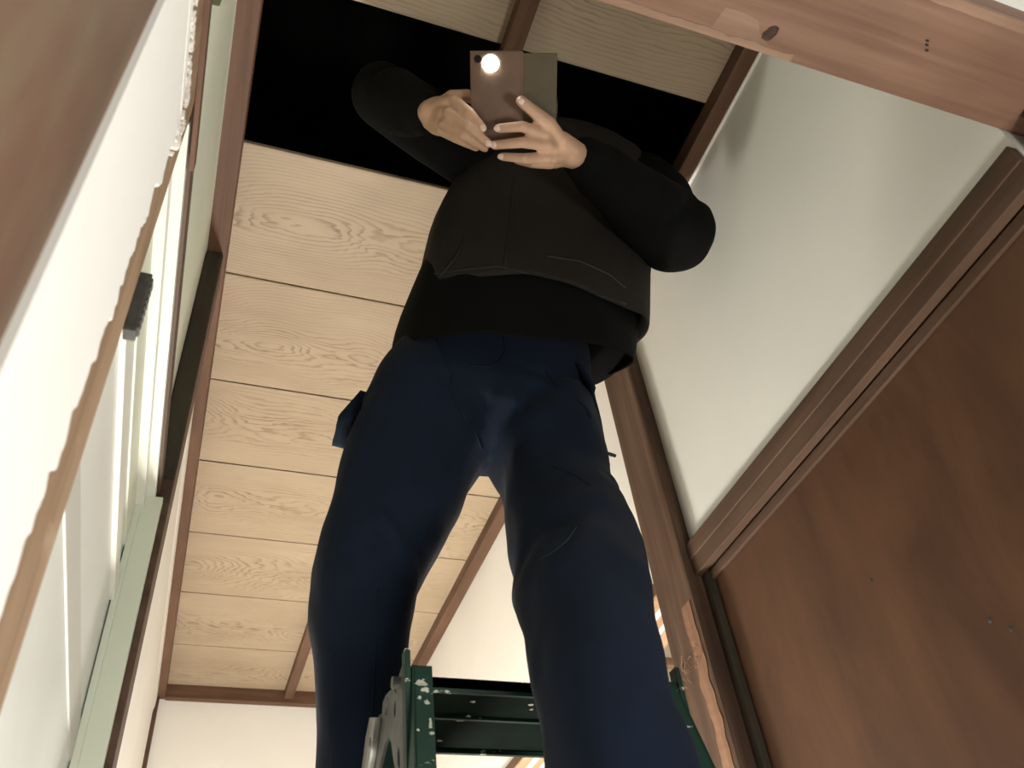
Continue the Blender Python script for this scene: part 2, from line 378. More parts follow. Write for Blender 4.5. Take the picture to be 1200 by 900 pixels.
# left post
pl = struct(box('trim_3', -0.112, -0.067, 1.152, 1.235, FLOOR, 1.462, M['railold'], bev=0.002))
pl['label'] = 'dark post on the left wall past the window'
box('painted_side_shade', -0.098, -0.069, 1.146, 1.1525, 0.886, 1.462, M['postdark'], pl)  # thin dark sheet: shade of the post's near side put into colour

# ceiling trims (cornice rails) round the corridor
def strip(name, x0, x1, y0, y1, z0, z1, mat, n, amp, seed, bev=True):
    """a rail along Y whose outer lower edge is a little uneven"""
    bm = bmesh.new(); F = []
    for i in range(n + 1):
        y = y0 + (y1 - y0) * i / n; d = amp * nz(y * 14, seed, 0)
        F.append([bm.verts.new(c) for c in ((x0, y, z1), (x0, y, z0), (x0 + 0.002, y, z0 - 0.001 + d * 0.3), (x1 - 0.002, y, z0 - 0.001), (x1, y, z0 + 0.002), (x1, y, z1))])
    for a, b in zip(F, F[1:]):
        for k in range(6): bm.faces.new((a[k], a[(k + 1) % 6], b[(k + 1) % 6], b[k]))
    bm.faces.new(F[0][::-1]); bm.faces.new(F[-1])
    return finish(name, bm, mat)
t4 = struct(strip('trim_4', -0.105, -0.060, 0.26, BACK, 1.458, 1.50, M['trimy'], 120, 0.002, 1)); t4['label'] = 'ceiling edge rail on the left wall'
ragged = ragged_sheet  # (plaster lapping over the rail edge, built below as its own sheet)
bm = bmesh.new(); F = []
for i in range(420):
    y = 0.262 + (1.145 - 0.262) * i / 419; zz = 1.459 + 0.004 * nz(y * 18, 3, 1) + 0.003 * nz(y * 70, 3, 5)
    F.append([bm.verts.new(c) for c in ((XL, y, 1.44), (XL + 0.0012, y, 1.45), (XL + 0.0015, y, zz), (XL, y, zz + 0.003))])
for a, b in zip(F, F[1:]):
    for k in range(4): bm.faces.new((a[k], a[(k + 1) % 4], b[(k + 1) % 4], b[k]))
finish('plaster_edge', bm, M['green'], wl)
bm = bmesh.new(); F = []
for i in range(700):
    y = 1.24 + (BACK - 0.025 - 1.24) * i / 699; zz = 1.456 + 0.006 * nz(y * 12, 3, 1) + 0.005 * nz(y * 45, 3, 5)
    F.append([bm.verts.new(c) for c in ((-0.092, y, 1.40), (-0.088, y, 1.42), (-0.0865, y, zz), (-0.092, y, zz + 0.003))])
for a, b in zip(F, F[1:]):
    for k in range(4): bm.faces.new((a[k], a[(k + 1) % 4], b[(k + 1) % 4], b[k]))
finish('plaster_edge', bm, M['plaster'], wl)
t5 = struct(strip('trim_5', 0.755, 0.795, 0.26, BACK, 1.464, 1.50, M['trimy'], 60, 0.0, 2)); t5['label'] = 'ceiling edge rail on the right wall'
t6 = struct(box('trim_6', -0.06, 0.755, BACK - 0.03, BACK, 1.452, 1.50, M['trimx'], bev=0.002)); t6['label'] = 'ceiling edge rail on the far wall'

# ------------------------------------------------------------------ ceiling: boards, battens, one board missing
ce = struct(empty('ceiling'))
edges = [0.262, 0.602, 0.911, 1.230, 1.555, 1.858, 2.180, 2.500, 2.826, 3.140]
for i, (a, b) in enumerate(zip(edges, edges[1:])):
    if i == 1: continue                     # the board taken out, where the person stands
    bm = bmesh.new(); g = 0.0022
    hx = 0.445; n = 10; hw = (b - a) / 2
    # a thin board with a slight cup and a lapped (recessed) far edge
    T = []; 
    prof = [(-hw + g, 0.0012), (-hw + g + 0.003, 0.0), (0, -0.0005), (hw - g - 0.003, 0.0), (hw - g, 0.0012), (hw - g, 0.010), (-hw + g, 0.010)]
    for k in range(n + 1):
        x = -hx + 2 * hx * k / n; T.append([bm.verts.new((x, y + 0.0010 * nz(x * 4, y * 9, i), z)) for y, z in prof])
    for A, B in zip(T, T[1:]):
        for k in range(7): bm.faces.new((A[k], A[(k + 1) % 7], B[(k + 1) % 7], B[k]))
    bm.faces.new(T[0][::-1]); bm.faces.new(T[-1])
    o = finish('ceiling_board', bm, M['board'], ce); o.location = (0.3475, (a + b) / 2, CEIL)
    # dark lath closing the joint above
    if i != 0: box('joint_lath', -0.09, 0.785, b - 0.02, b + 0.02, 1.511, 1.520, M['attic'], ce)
def batten(name, x0, x1, y0, y1, z0, z1, mat, parent):
    bm = bmesh.new(); add_box(bm, x0, x1, y0, y1, z0, z1, 0.004); return finish(name, bm, mat, parent)
batten('batten', 0.342, 0.376, 0.26, BACK - 0.03, 1.466, 1.4995, M['trimy'], ce)
# attic: dark, seen through the gap
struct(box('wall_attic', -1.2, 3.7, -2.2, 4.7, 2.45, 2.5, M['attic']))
for nm, b_ in (('wall_attic_left', (-1.2, -1.15, -2.2, 4.7, 1.53, 2.45)), ('wall_attic_right', (3.65, 3.7, -2.2, 4.7, 1.53, 2.45)),
               ('wall_attic_near', (-1.15, 3.65, -2.2, -2.15, 1.53, 2.45)), ('wall_attic_far', (-1.15, 3.65, 4.65, 4.7, 1.53, 2.45))):
    struct(box(nm, *b_, M['attic']))
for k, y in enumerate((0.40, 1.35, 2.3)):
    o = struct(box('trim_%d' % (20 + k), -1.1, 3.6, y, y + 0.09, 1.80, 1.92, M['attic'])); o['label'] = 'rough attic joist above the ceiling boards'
# lids over the walls and the neighbouring rooms, so that no daylight enters the attic
struct(box('ceiling_near_room', -1.2, 3.7, -2.2, 0.262, 1.601, 1.63, M['plaster']))
struct(box('ceiling_left_side', -1.2, XL, 0.262, 4.7, 1.601, 1.63, M['plaster']))
struct(box('ceiling_far_side', XL, 0.87, BACK + 0.081, 4.7, 1.601, 1.63, M['plaster']))

# ------------------------------------------------------------------ doorway beam and near posts
hb = struct(box('trim_7', -0.35, 1.5, 0.170, 0.277, 0.862, 0.944, M['beam'], bev=0.004)); hb['label'] = 'big reddish wooden beam over the doorway with a dark knot'
# rubbed pale far arris, and the pale near arris
def ribbon(name, x0, x1, y0, y1, z, t, mat, parent, seed, amp0=0.0, amp1=0.004, n=200):
    bm = bmesh.new(); F = []
    for i in range(n + 1):
        x = x0 + (x1 - x0) * i / n
        a = y0 + amp0 * (nz(x * 20, seed, 0) + 0.6 * nz(x * 70, seed, 1)); b = y1 + amp1 * (nz(x * 20, seed, 5) + 0.6 * nz(x * 70, seed, 6))
        F.append([bm.verts.new(c) for c in ((x, a, z), (x, b, z), (x, b, z + t), (x, a, z + t))])
    for A, B in zip(F, F[1:]):
        for k in range(4): bm.faces.new((A[k], A[(k + 1) % 4], B[(k + 1) % 4], B[k]))
    bm.faces.new(F[0][::-1]); bm.faces.new(F[-1])
    return finish(name, bm, mat, parent)
ribbon('bare_edge', -0.10, 0.50, 0.268, 0.2755, 0.8612, 0.003, M['beamlight'], hb, 3, 0.0045, 0.0)
ribbon('bare_edge', -0.10, 1.2, 0.1665, 0.176, 0.8612, 0.012, M['beamlight'], hb, 8, 0.0, 0.0012)
def patchm(name, cx, cy, rx, ry, z, t, mat, parent, seed, k=26, skew=0.0):
    bm = bmesh.new(); vs = []
    for q in range(k):
        a = 2 * math.pi * q / k; s = 1 + 0.22 * nz(math.cos(a) * 2, math.sin(a) * 2, seed)
        x = rx * s * math.cos(a); y = ry * s * math.sin(a); vs.append(bm.verts.new((cx + x + skew * y, cy + y, z)))
    f = bm.faces.new(vs); e = bmesh.ops.extrude_face_region(bm, geom=[f])
    bmesh.ops.translate(bm, verts=[v for v in e['geom'] if isinstance(v, bmesh.types.BMVert)], vec=(0, 0, t))
    return finish(name, bm, mat, parent)
kn = wood_mat('knot_wood', (0.02, 0.012, 0.008), (0.05, 0.025, 0.015), (0.10, 0.05, 0.03), (120, 120, 20))
patchm('knot', 0.463, 0.2545, 0.0068, 0.0085, 0.8613, 0.004, kn, hb, 1, skew=-0.3)
bm = bmesh.new(); f = bm.faces.new([bm.verts.new((x, y, 0.8617)) for x, y in ((0.398, 0.2725), (0.404, 0.2445), (0.425, 0.2435), (0.444, 0.2465), (0.452, 0.258), (0.468, 0.2665), (0.482, 0.2725))])
e = bmesh.ops.extrude_face_region(bm, geom=[f]); bmesh.ops.translate(bm, verts=[v for v in e['geom'] if isinstance(v, bmesh.types.BMVert)], vec=(0, 0, 0.004))
finish('bare_patch', bm, wood_mat('pale_patch', (0.20, 0.12, 0.078), (0.30, 0.185, 0.125), (0.37, 0.24, 0.17), (3, 50, 50)), hb)
for x, y in ((0.640, 0.2215), (0.636, 0.2165), (0.6335, 0.2125)): patchm('nail_hole', x, y, 0.0022, 0.0012, 0.8610, 0.002, M['black'], hb, x, 8)

npst = struct(box('trim_8', -0.30, -0.085, -0.02, 0.268, FLOOR, 0.862, M['nearpost'], bev=0.004)); npst['label'] = 'blurred brown wooden pillar nearest the camera, left side of the doorway'
rp = struct(box('trim_9', 0.800, 0.90, 0.10, 0.255, FLOOR, 0.862, M['railold'], bev=0.003)); rp['label'] = 'dark post on the right side of the doorway'

# ------------------------------------------------------------------ right wall: rail, post, plywood sliding door
rr = struct(box('trim_10', 0.777, 0.88, 0.278, 1.092, 0.792, 0.823, M['railold'], bev=0.002)); rr['label'] = 'wooden rail above the brown plywood door'
box('rail_lower_lip', 0.779, 0.795, 0.278, 1.092, 0.762, 0.792, M['railold'], rr, bev=0.0015)
rb = struct(box('trim_11', 0.777, 0.80, 1.175, BACK, 0.802, 0.826, M['trimy'], bev=0.001)); rb['label'] = 'grooved wooden door head beyond the right post'
box('track_ridge', 0.7775, 0.801, 1.175, BACK, 0.797, 0.8022, M['track'], rb)
box('track_groove', 0.80, 0.88, 1.175, BACK, 0.812, 0.826, M['groove'], rb)
box('track_ridge', 0.818, 0.835, 1.175, BACK, 0.797, 0.8125, M['track'], rb, bev=0.001)
box('track_ridge', 0.850, 0.88, 1.175, BACK, 0.797, 0.8125, M['track'], rb, bev=0.001)

pr = struct(box('trim_12', 0.763, 0.875, 1.082, 1.190, FLOOR, 1.4635, M['post'], bev=0.006)); pr['label'] = 'worn wooden post on the right wall, splintered halfway up'
# splintered scar and lighter repaired strip on the post
bm = bmesh.new(); F = []
for i in range(60):
    z = 0.20 + 0.52 * i / 59; e = 0.006 * nz(z * 30, 2, 2)
    a = 1.092 + e; b = 1.120 + 0.010 * nz(z * 9, 4, 4) + e
    F.append([bm.verts.new(c) for c in ((0.7615, a, z), (0.7615 + 0.0005 * (i % 2), b, z), (0.7635, b, z), (0.7635, a, z))])
for A, B in zip(F, F[1:]):
    for k in range(4): bm.faces.new((A[k], A[(k + 1) % 4], B[(k + 1) % 4], B[k]))
finish('worn_strip', bm, M['post2'], pr)
bm = bmesh.new()
for i in range(34):
    z = 0.60 + 0.045 * random.random(); y = 1.10 + 0.075 * random.random(); q = random.random()
    tube(bm, [(0.7625, y, z), (0.760, y + 0.012 * (q - 0.5), z + 0.012 * (q - 0.3)), (0.7585, y + 0.03 * (q - 0.5), z + 0.02 * (random.random() - 0.4))], [0.0007, 0.0005, 0.0002], 5)
sp = finish('splinters', bm, M['jamb'], pr); sp['kind'] = 'stuff'

dr = struct(box('door_1', 0.803, 0.823, 0.272, 1.079, FLOOR + 0.01, 0.79, M['ply'])); dr['label'] = 'brown plywood door filling the opening on the right'
box('door_edge_strip', 0.792, 0.803, 1.062, 1.082, FLOOR + 0.01, 0.762, M['postdark'], dr, bev=0.001)
box('door_edge_strip', 0.797, 0.803, 0.272, 1.062, 0.745, 0.762, M['railold'], dr, bev=0.001)
for y, z in ((0.602, 0.40), (0.50, 0.30), (0.75, 0.55), (0.62, 0.42)):
    bm = bmesh.new(); ball(bm, (0.8028, y, z), 0.0022, 0.5, 1, 1.4, 10); finish('nail', bm, M['catch'], dr)

# ------------------------------------------------------------------ window in the left wall
wd = struct(empty('window_1')); wd['label'] = 'white painted window in the left wall, seen steeply from below'
box('window_head', -0.178, -0.088, 0.505, 1.152, 0.838, 0.852, M['whitewood'], wd, bev=0.001)
box('window_head', -0.178, -0.100, 0.505, 1.140, 0.815, 0.838, M['whitewood'], wd, bev=0.001)
box('window_frame', -0.112, -0.0765, 1.136, 1.1525, FLOOR + 0.4, 0.838, M['greenwood'], wd, bev=0.001)
box('window_frame', -0.112, -0.1035, 1.128, 1.1365, FLOOR + 0.4, 0.815, M['greenwood'], wd, bev=0.001)
box('window_frame', -0.178, -0.110, 0.505, 0.522, FLOOR + 0.4, 0.838, M['whitewood'], wd, bev=0.001)
box('window_sill', -0.178, -0.080, 0.505, 1.152, FLOOR + 0.36, FLOOR + 0.4, M['whitewood'], wd, bev=0.002)
# sash: horizontal rails and frosted panes
box('sash_rail', -0.120, -0.1080, 0.522, 1.128, 0.655, 0.690, M['whitewood'], wd, bev=0.002)
box('sash_rail', -0.120, -0.1115, 0.522, 1.138, 0.745, 0.815, M['greenwood'], wd, bev=0.002)
box('sash_rail', -0.120, -0.1120, 0.522, 1.138, 0.444, 0.495, M['greywood'], wd, bev=0.002)
box('sash_rail', -0.120, -0.1125, 0.522, 1.138, FLOOR + 0.4, -0.42, M['whitewood'], wd, bev=0.002)
box('sash_rail', -0.120, -0.1125, 0.522, 1.138, 0.10, 0.13, M['whitewood'], wd, bev=0.002)
for z0, z1 in ((0.690, 0.745), (0.495, 0.655), (0.13, 0.444), (-0.42, 0.10)):
    box('pane', -0.119, -0.1140, 0.522, 1.138, z0, z1, M['frost'], wd)
box('pane_slit', -0.1145, -0.1134, 0.565, 0.569, 0.510, 0.620, M['greywood'], wd)

# ------------------------------------------------------------------ the room beyond the right wall (its ceiling shows under the door head)
c2 = struct(empty('ceiling_side_room'))
xs = [0.88, 1.14, 1.47, 1.80, 2.13, 2.46, 2.79, 3.12, 3.45, 3.65]
for a, b in zip(xs, xs[1:]):
    box('ceiling_board', a + 0.003, b - 0.003, 0.0, 4.65, 1.50, 1.51, M['cream'], c2, centred=True)
box('backing', 0.862, 3.65, 0.0, 4.65, 1.512, 1.525, M['attic'], c2)
for y in (0.25, 0.73, 1.21, 1.70, 2.185, 2.67, 3.18, 3.64, 4.12):
    bm = bmesh.new(); add_box(bm, 0.87, 3.65, y, y + 0.034, 1.468, 1.4995, 0.003); finish('batten', bm, M['creamwood'], c2)
struct(box('wall_side_room_far', 0.9, 3.7, 4.65, 4.7, FLOOR, 1.53, M['plaster']))
struct(box('wall_side_room_right', 3.65, 3.7, 0.0, 4.65, FLOOR, 1.53, M['plaster']))
struct(box('wall_side_room_near', 0.9, 3.65, 0.0, 0.05, FLOOR, 1.53, M['plaster']))
# near room shell behind the camera
struct(box('wall_near_room_left', -0.95, -0.90, -2.15, 0.2, FLOOR, 1.60, M['plaster']))
struct(box('wall_near_room_left_of_doorway', -0.90, -0.301, 0.14, 0.20, FLOOR, 1.60, M['plaster']))
struct(box('wall_near_room_right_of_doorway', 0.901, 1.6, 0.12, 0.172, FLOOR, 1.60, M['plaster']))

# ------------------------------------------------------------------ green stepladder
ld = empty('stepladder'); tag(ld, 'green painted stepladder with chipped paint under the standing person', 'ladder')
LX0, LX1 = 0.221, 0.529; KL = 0.885
bm = bmesh.new()
for y0, y1, z0, z1 in ((0.948, 1.118, 0.470, 0.484), (0.948, 0.953, 0.466, 0.484), (1.014, 1.019, 0.464, 0.470), (1.112, 1.118, 0.462, 0.484)):
    add_box(bm, LX0 + 0.018, LX1 - 0.018, y0 * KL, y1 * KL, z0 * KL, z1 * KL, 0.0006)
tt = finish('top_tread', bm, M['ladder'], ld)
for y0, y1 in ((0.955, 1.013), (1.020, 1.111)): box('underside_shade', LX0 + 0.0185, LX1 - 0.0185, y0 * KL, y1 * KL, 0.4135, 0.4160, M['underside'], tt)  # added sheets carrying the tread's painted underside shade
for k in range(13):
    bm = bmesh.new(); n_ = random.randint(9, 13); r_ = random.uniform(0.001, 0.0042)
    cx = random.uniform(LX0 + 0.03, LX1 - 0.04); cy = random.uniform(0.850, 0.975)
    vs = [bm.verts.new((cx + 1.8 * r_ * random.uniform(0.3, 1.2) * math.cos(q), cy + 1.5 * r_ * random.uniform(0.3, 1.2) * math.sin(q), 0.4131)) for q in (2 * math.pi * j_ / n_ for j_ in range(n_))]
    f = bm.faces.new(vs); e = bmesh.ops.extrude_face_region(bm, geom=[f]); bmesh.ops.translate(bm, verts=[v for v in e['geom'] if isinstance(v, bmesh.types.BMVert)], vec=(0, 0, 0.0006))
    finish('paint_splash', bm, M['chip'], tt)
def rail(name, x, yt, yb, splay, d, mat, mat2=None):
    """C-channel leg from the tread down to the floor"""
    s = 1 if x > 0.42 else -1
    z1, z0 = 0.4354, FLOOR + 0.012
    bm = bmesh.new()
    def quadbar(u0, u1, v0, v1):
        vs = []
        for z, y, xx in ((z1, yt, x), (z0, yb, x + s * splay)):
            vs.append([bm.verts.new((xx + u, y + v, z)) for u, v in ((u0, v0), (u1, v0), (u1, v1), (u0, v1))])
        A, B = vs
        for k in range(4): bm.faces.new((A[k], A[(k + 1) % 4], B[(k + 1) % 4], B[k]))
        bm.faces.new(A[::-1]); bm.faces.new(B)
    quadbar(-0.0015, 0.0015, 0, d)                 # web
    i = -s
    quadbar(min(0, i * 0.020), max(0, i * 0.020), 0, 0.0025)      # flanges
    quadbar(min(0, i * 0.020), max(0, i * 0.020), d - 0.0025, d)
    o = finish(name, bm, mat, ld)
    bm = bmesh.new(); add_box(bm, x + s * splay - 0.014, x + s * splay + 0.014, yb - 0.004, yb + d + 0.004, FLOOR, FLOOR + 0.04, 0.003)
    finish('rubber_foot', bm, M['black'], o)
    return o
for x in (LX0, LX1):
    rail('front_rail', x, 0.830, 0.50, 0.085, 0.042, M['ladder'])
    rail('rear_rail', x, 0.952, 1.31, 0.085, 0.038, M['ladder'])
for cx, cz, ra, rb_ in ((0.2270, 0.4130, 0.0068, 0.0045), (0.2310, 0.4050, 0.0051, 0.0037), (0.2310, 0.3900, 0.0034, 0.0030), (0.2240, 0.3950, 0.0021, 0.0019), (0.2320, 0.3640, 0.0021, 0.0060), (0.2330, 0.3550, 0.0025, 0.0023), (0.2190, 0.3580, 0.0017, 0.0015)):
    bm = bmesh.new(); n_ = 15; yy = 0.830 - (0.4354 - cz) * 0.33 / 1.3234
    vs = [bm.verts.new((cx + ra * random.uniform(0.45, 1.3) * math.cos(q), yy - 0.0008, cz + rb_ * random.uniform(0.45, 1.3) * math.sin(q))) for q in (2 * math.pi * j_ / n_ for j_ in range(n_))]
    f = bm.faces.new(vs); e = bmesh.ops.extrude_face_region(bm, geom=[f]); bmesh.ops.translate(bm, verts=[v for v in e['geom'] if isinstance(v, bmesh.types.BMVert)], vec=(0, 0.0012, 0))
    finish('paint_chip', bm, M['chip'], ld)
def lerp(a, b, t): return a + (b - a) * t
for z in (0.115, -0.215, -0.545):
    t = (0.4354 - z) / 1.3234
    for nm, y, d in (('step', lerp(0.830, 0.50, t) - 0.004, 0.06), ('step', lerp(0.952, 1.31, t) - 0.012, 0.06)):
        e = 0.085 * t; bm = bmesh.new()
        add_box(bm, LX0 - e + 0.002, LX1 + e - 0.002, y, y + d, z - 0.005, z, 0.001)
        add_box(bm, LX0 - e + 0.002, LX1 + e - 0.002, y, y + 0.003, z - 0.03, z)
        add_box(bm, LX0 - e + 0.002, LX1 + e - 0.002, y + d - 0.003, y + d, z - 0.03, z)
        finish(nm, bm, M['ladder'], ld)
# hinge: aluminium plates with slots on the outside of each pair of rails
def plate2d(name, loops, x, t, mat, parent):
    cu = bpy.data.curves.new(name, 'CURVE'); cu.dimensions = '2D'; cu.fill_mode = 'BOTH'; cu.extrude = t; cu.bevel_depth = 0.0007; cu.resolution_u = 1
    for L in loops:
        s = cu.splines.new('POLY'); s.points.add(len(L) - 1); s.use_cyclic_u = True
        for p, (a, b) in zip(s.points, L): p.co = (a * KL, b * KL, 0, 1)
    o = bpy.data.objects.new('tmp', cu); COL.objects.link(o)
    o.matrix_world = Matrix(((0, 0, 1, x), (1, 0, 0, 0), (0, 1, 0, 0), (0, 0, 0, 1)))
    bpy.context.view_layer.update()
    me = bpy.data.meshes.new_from_object(o.evaluated_get(bpy.context.evaluated_depsgraph_get())); me.transform(o.matrix_world)
    bpy.data.objects.remove(o); me.materials.clear(); me.name = name
    return link(name, me, mat, parent)
def stad(cy, cz, a, b, ang=0, n=18):
    return [(cy + a * math.cos(q) * math.cos(ang) - b * math.sin(q) * math.sin(ang), cz + a * math.cos(q) * math.sin(ang) + b * math.sin(q) * math.cos(ang)) for q in (2 * math.pi * k / n for k in range(n))]
main = [(0.950, 0.500), (0.981, 0.490), (0.984, 0.476), (1.000, 0.492), (1.022, 0.498), (1.040, 0.502), (1.056, 0.500), (1.062, 0.486), (1.075, 0.492), (1.096, 0.494), (1.106, 0.486),
        (1.117, 0.478), (1.137, 0.452), (1.165, 0.400), (1.150, 0.380), (1.110, 0.395), (1.075, 0.428), (1.048, 0.444), (1.028, 0.446), (1.012, 0.432), (1.000, 0.405), (0.985, 0.380), (0.960, 0.350), (0.948, 0.352)]
holes = [stad(1.035, 0.486, 0.0075, 0.0125, 0.35), stad(0.992, 0.463, 0.0055, 0.0125), stad(0.975, 0.398, 0.006, 0.014, -0.2)]
for x in (LX0 - 0.0065, LX1 + 0.0065):
    s = -1 if x < 0.4 else 1
    h = plate2d('hinge_plate', [main] + holes, x, 0.0014, M['metal'], ld); h['label'] = 'grey aluminium hinge plate with oval slots'
    lev = [(1.062, 0.482), (1.096, 0.497), (1.118, 0.480), (1.139, 0.450), (1.175, 0.385), (1.166, 0.375), (1.120, 0.420), (1.090, 0.445)]
    plate2d('locking_lever', [lev], x + s * 0.006, 0.003, M['shiny'], h)
    for yy, zz, r_ in ((0.857, 0.428, 0.0065), (0.963, 0.409, 0.0055)):
        bm = bmesh.new(); tube(bm, [(x - s * 0.004, yy, zz), (x + s * 0.010, yy, zz)], [r_, r_], 14); finish('rivet', bm, M['metal'], h)
    bm = bmesh.new(); add_box(bm, x - 0.003, x + 0.003, 0.827, 0.842, 0.318, 0.453, 0.001); finish('edge_plate', bm, M['ladder'], ld)

# ------------------------------------------------------------------ person
HR = dict(  # the hand on the picture's right (the person's left)
    thumb=[(0.392, 0.570, 1.138), (0.361, 0.543, 1.130), (0.335, 0.532, 1.130), (0.313, 0.524, 1.135)],
    index=[(0.396, 0.582, 1.146), (0.359, 0.558, 1.123), (0.322, 0.551, 1.116), (0.293, 0.568, 1.126)],
    middle=[(0.397, 0.586, 1.144), (0.366, 0.569, 1.116), (0.327, 0.569, 1.105), (0.293, 0.589, 1.115)],
    ring=[(0.398, 0.590, 1.141), (0.372, 0.588, 1.116), (0.337, 0.591, 1.102), (0.311, 0.606, 1.119)],
    pinky=[(0.409, 0.599, 1.151), (0.385, 0.603, 1.127), (0.360, 0.609, 1.126), (0.341, 0.620, 1.144)])
HL = dict(
    index=[(0.217, 0.595, 1.192), (0.230, 0.568, 1.175), (0.250, 0.565, 1.144), (0.272, 0.575, 1.128)],
    middle=[(0.217, 0.602, 1.189), (0.224, 0.580, 1.158), (0.250, 0.577, 1.126), (0.283, 0.588, 1.113)],
    ring=[(0.216, 0.609, 1.185), (0.221, 0.596, 1.151), (0.246, 0.592, 1.125), (0.282, 0.600, 1.118)],
    pinky=[(0.218, 0.618, 1.186), (0.220, 0.610, 1.156), (0.243, 0.604, 1.131), (0.272, 0.608, 1.128)],
    thumb=[(0.216, 0.598, 1.202), (0.231, 0.578, 1.204), (0.251, 0.567, 1.199), (0.270, 0.570, 1.194)])
ELR, SHR = (0.672, 0.715, 1.215), (0.675, 0.775, 1.425)
ELL, SHL = (0.150, 0.690, 1.375), (0.395, 0.775, 1.385)
WRR, WRL = (0.447, 0.603, 1.168), (0.203, 0.622, 1.222)
bm = bmesh.new()
fr = dict(thumb=(0.0125, 0.0115, 0.0098, 0.0082), index=(0.0115, 0.0098, 0.0086, 0.0070), middle=(0.0115, 0.0098, 0.0086, 0.0070), ring=(0.0110, 0.0093, 0.0080, 0.0066), pinky=(0.0105, 0.0086, 0.0072, 0.0060))
for H, wr_ in ((HR, WRR), (HL, WRL)):
    for k, p in H.items(): capsule(bm, p, [r_ * (0.86 if H is HL and k != 'thumb' else 0.96) for r_ in fr[k]], 12)
    W = Vector(wr_)
    for k in ('index', 'middle', 'ring', 'pinky'):         # palm bones fuse into one solid palm
        a = Vector(H[k][0]); kn_ = Vector(H[k][1])
        m_ = W.lerp(a, 0.45)
        capsule(bm, [W.lerp(m_, 0.2), m_, a, a.lerp(kn_, 0.6)], [0.017, 0.0175, 0.0155, 0.0115], 12)
    a = Vector(H['thumb'][0]); capsule(bm, [W, a], [0.019, 0.0165], 12)
    ball(bm, W.lerp(Vector(H['middle'][0]), 0.6), 0.025, 1, 0.8, 1)
for a, b, c in ((SHR, ELR, WRR), (SHL, ELL, WRL)):
    a, b, c = Vector(a), Vector(b), Vector(c)
    capsule(bm, [a, a.lerp(b, 0.5), b, b.lerp(c, 0.35), c.lerp(b, 0.12), c], [0.050, 0.044, 0.038, 0.038, 0.026, 0.024], 16)
loft(bm, [((0.385, 0.94, 0.88), 0.11, 0.075, 0, 0), ((0.39, 0.93, 0.98), 0.11, 0.075, 0, 0), ((0.42, 0.91, 1.08), 0.105, 0.075, 0, 0), ((0.475, 0.86, 1.22), 0.13, 0.09, 0, 0), ((0.52, 0.82, 1.36), 0.15, 0.09, 0, 0), ((0.54, 0.80, 1.45), 0.13, 0.075, 0, 0), ((0.530, 0.795, 1.49), 0.065, 0.055, 0, 0)], 32)
capsule(bm, [(0.520, 0.80, 1.44), (0.475, 0.785, 1.57)], [0.056, 0.052], 18)
HC = Vector((0.462, 0.775, 1.650))
ball(bm, HC + Vector((0, 0.012, 0.03)), 0.095, 0.80, 1.0, 1.0, 24)                # cranium
ball(bm, HC + Vector((0, -0.015, -0.035)), 0.075, 0.82, 0.95, 1.05, 24)           # face
ball(bm, HC + Vector((0, -0.050, -0.085)), 0.032, 1.1, 0.9, 0.8, 16)              # chin
tube(bm, [HC + Vector((0, -0.088, 0.010)), HC + Vector((0, -0.105, -0.030)), HC + Vector((0, -0.088, -0.037))], [0.007, 0.012, 0.010], 10)   # nose
tube(bm, [HC + Vector((-0.024, -0.081, -0.060)), HC + Vector((0, -0.090, -0.058)), HC + Vector((0.024, -0.081, -0.060))], [0.004, 0.0065, 0.004], 8)
for s in (-1, 1):
    ball(bm, HC + Vector((s * 0.078, 0.012, -0.012)), 0.030, 0.35, 0.6, 1.0, 12)  # ears
    ball(bm, HC + Vector((s * 0.032, -0.072, 0.006)), 0.015, 1.2, 0.7, 0.7, 12)   # lids
    tube(bm, [HC + Vector((s * 0.014, -0.084, 0.024)), HC + Vector((s * 0.048, -0.072, 0.026))], [0.006, 0.005], 8)
FTL, FTR = (0.262, 1.095, 0.150), (0.400, 0.765, 0.150)     # ankles
for hip, knee, ank in (((0.262, 0.965, 0.86), (0.212, 1.075, 0.52), FTL), ((0.465, 0.925, 0.86), (0.420, 0.800, 0.50), FTR)):
    hip, knee, ank = Vector(hip), Vector(knee), Vector(ank)
    capsule(bm, [hip, hip.lerp(knee, 0.5), knee, knee.lerp(ank, 0.35), ank], [0.050, 0.038, 0.036, 0.036, 0.030], 16)
    capsule(bm, [ank, ank + Vector((0.0, -0.03, -0.012)), ank + Vector((0, -0.10, -0.018))], [0.028, 0.024, 0.015], 12)
person = remeshed('person', bm, 0.0025, M['skin'], None, 2)
tag(person, 'person in black jacket, dark vest and navy work trousers, head through ceiling gap', 'person')
# nails on the fingertips the camera sees
for H, names in ((HR, ('thumb', 'index', 'middle', 'ring')), (HL, ('index', 'middle'))):
    for k in names:
        a, b = Vector(H[k][2]), Vector(H[k][3]); d = (b - a).normalized(); to = (-b).normalized(); nrm = (to - d * to.dot(d)).normalized(); side = d.cross(nrm)
        bm2 = bmesh.new(); q = bmesh.ops.create_uvsphere(bm2, u_segments=12, v_segments=8, radius=1)
        for v in q['verts']:
            x, y, z = v.co; v.co = b + d * (0.0005 + x * 0.0055) + side * (y * 0.0044) + nrm * (fr[k][3] * 0.78 + z * 0.0016)
        finish('nail', bm2, M['nail'], person, True)
bm = bmesh.new()
ball(bm, HC + Vector((0, 0.022, 0.040)), 0.103, 0.82, 1.0, 0.98, 24); 
for v in [v for v in bm.verts if v.co.y < HC.y - 0.045 and v.co.z < HC.z + 0.075]: v.co.y = max(v.co.y, HC.y - 0.045)
finish('hair', bm, M['hair'], person, True)
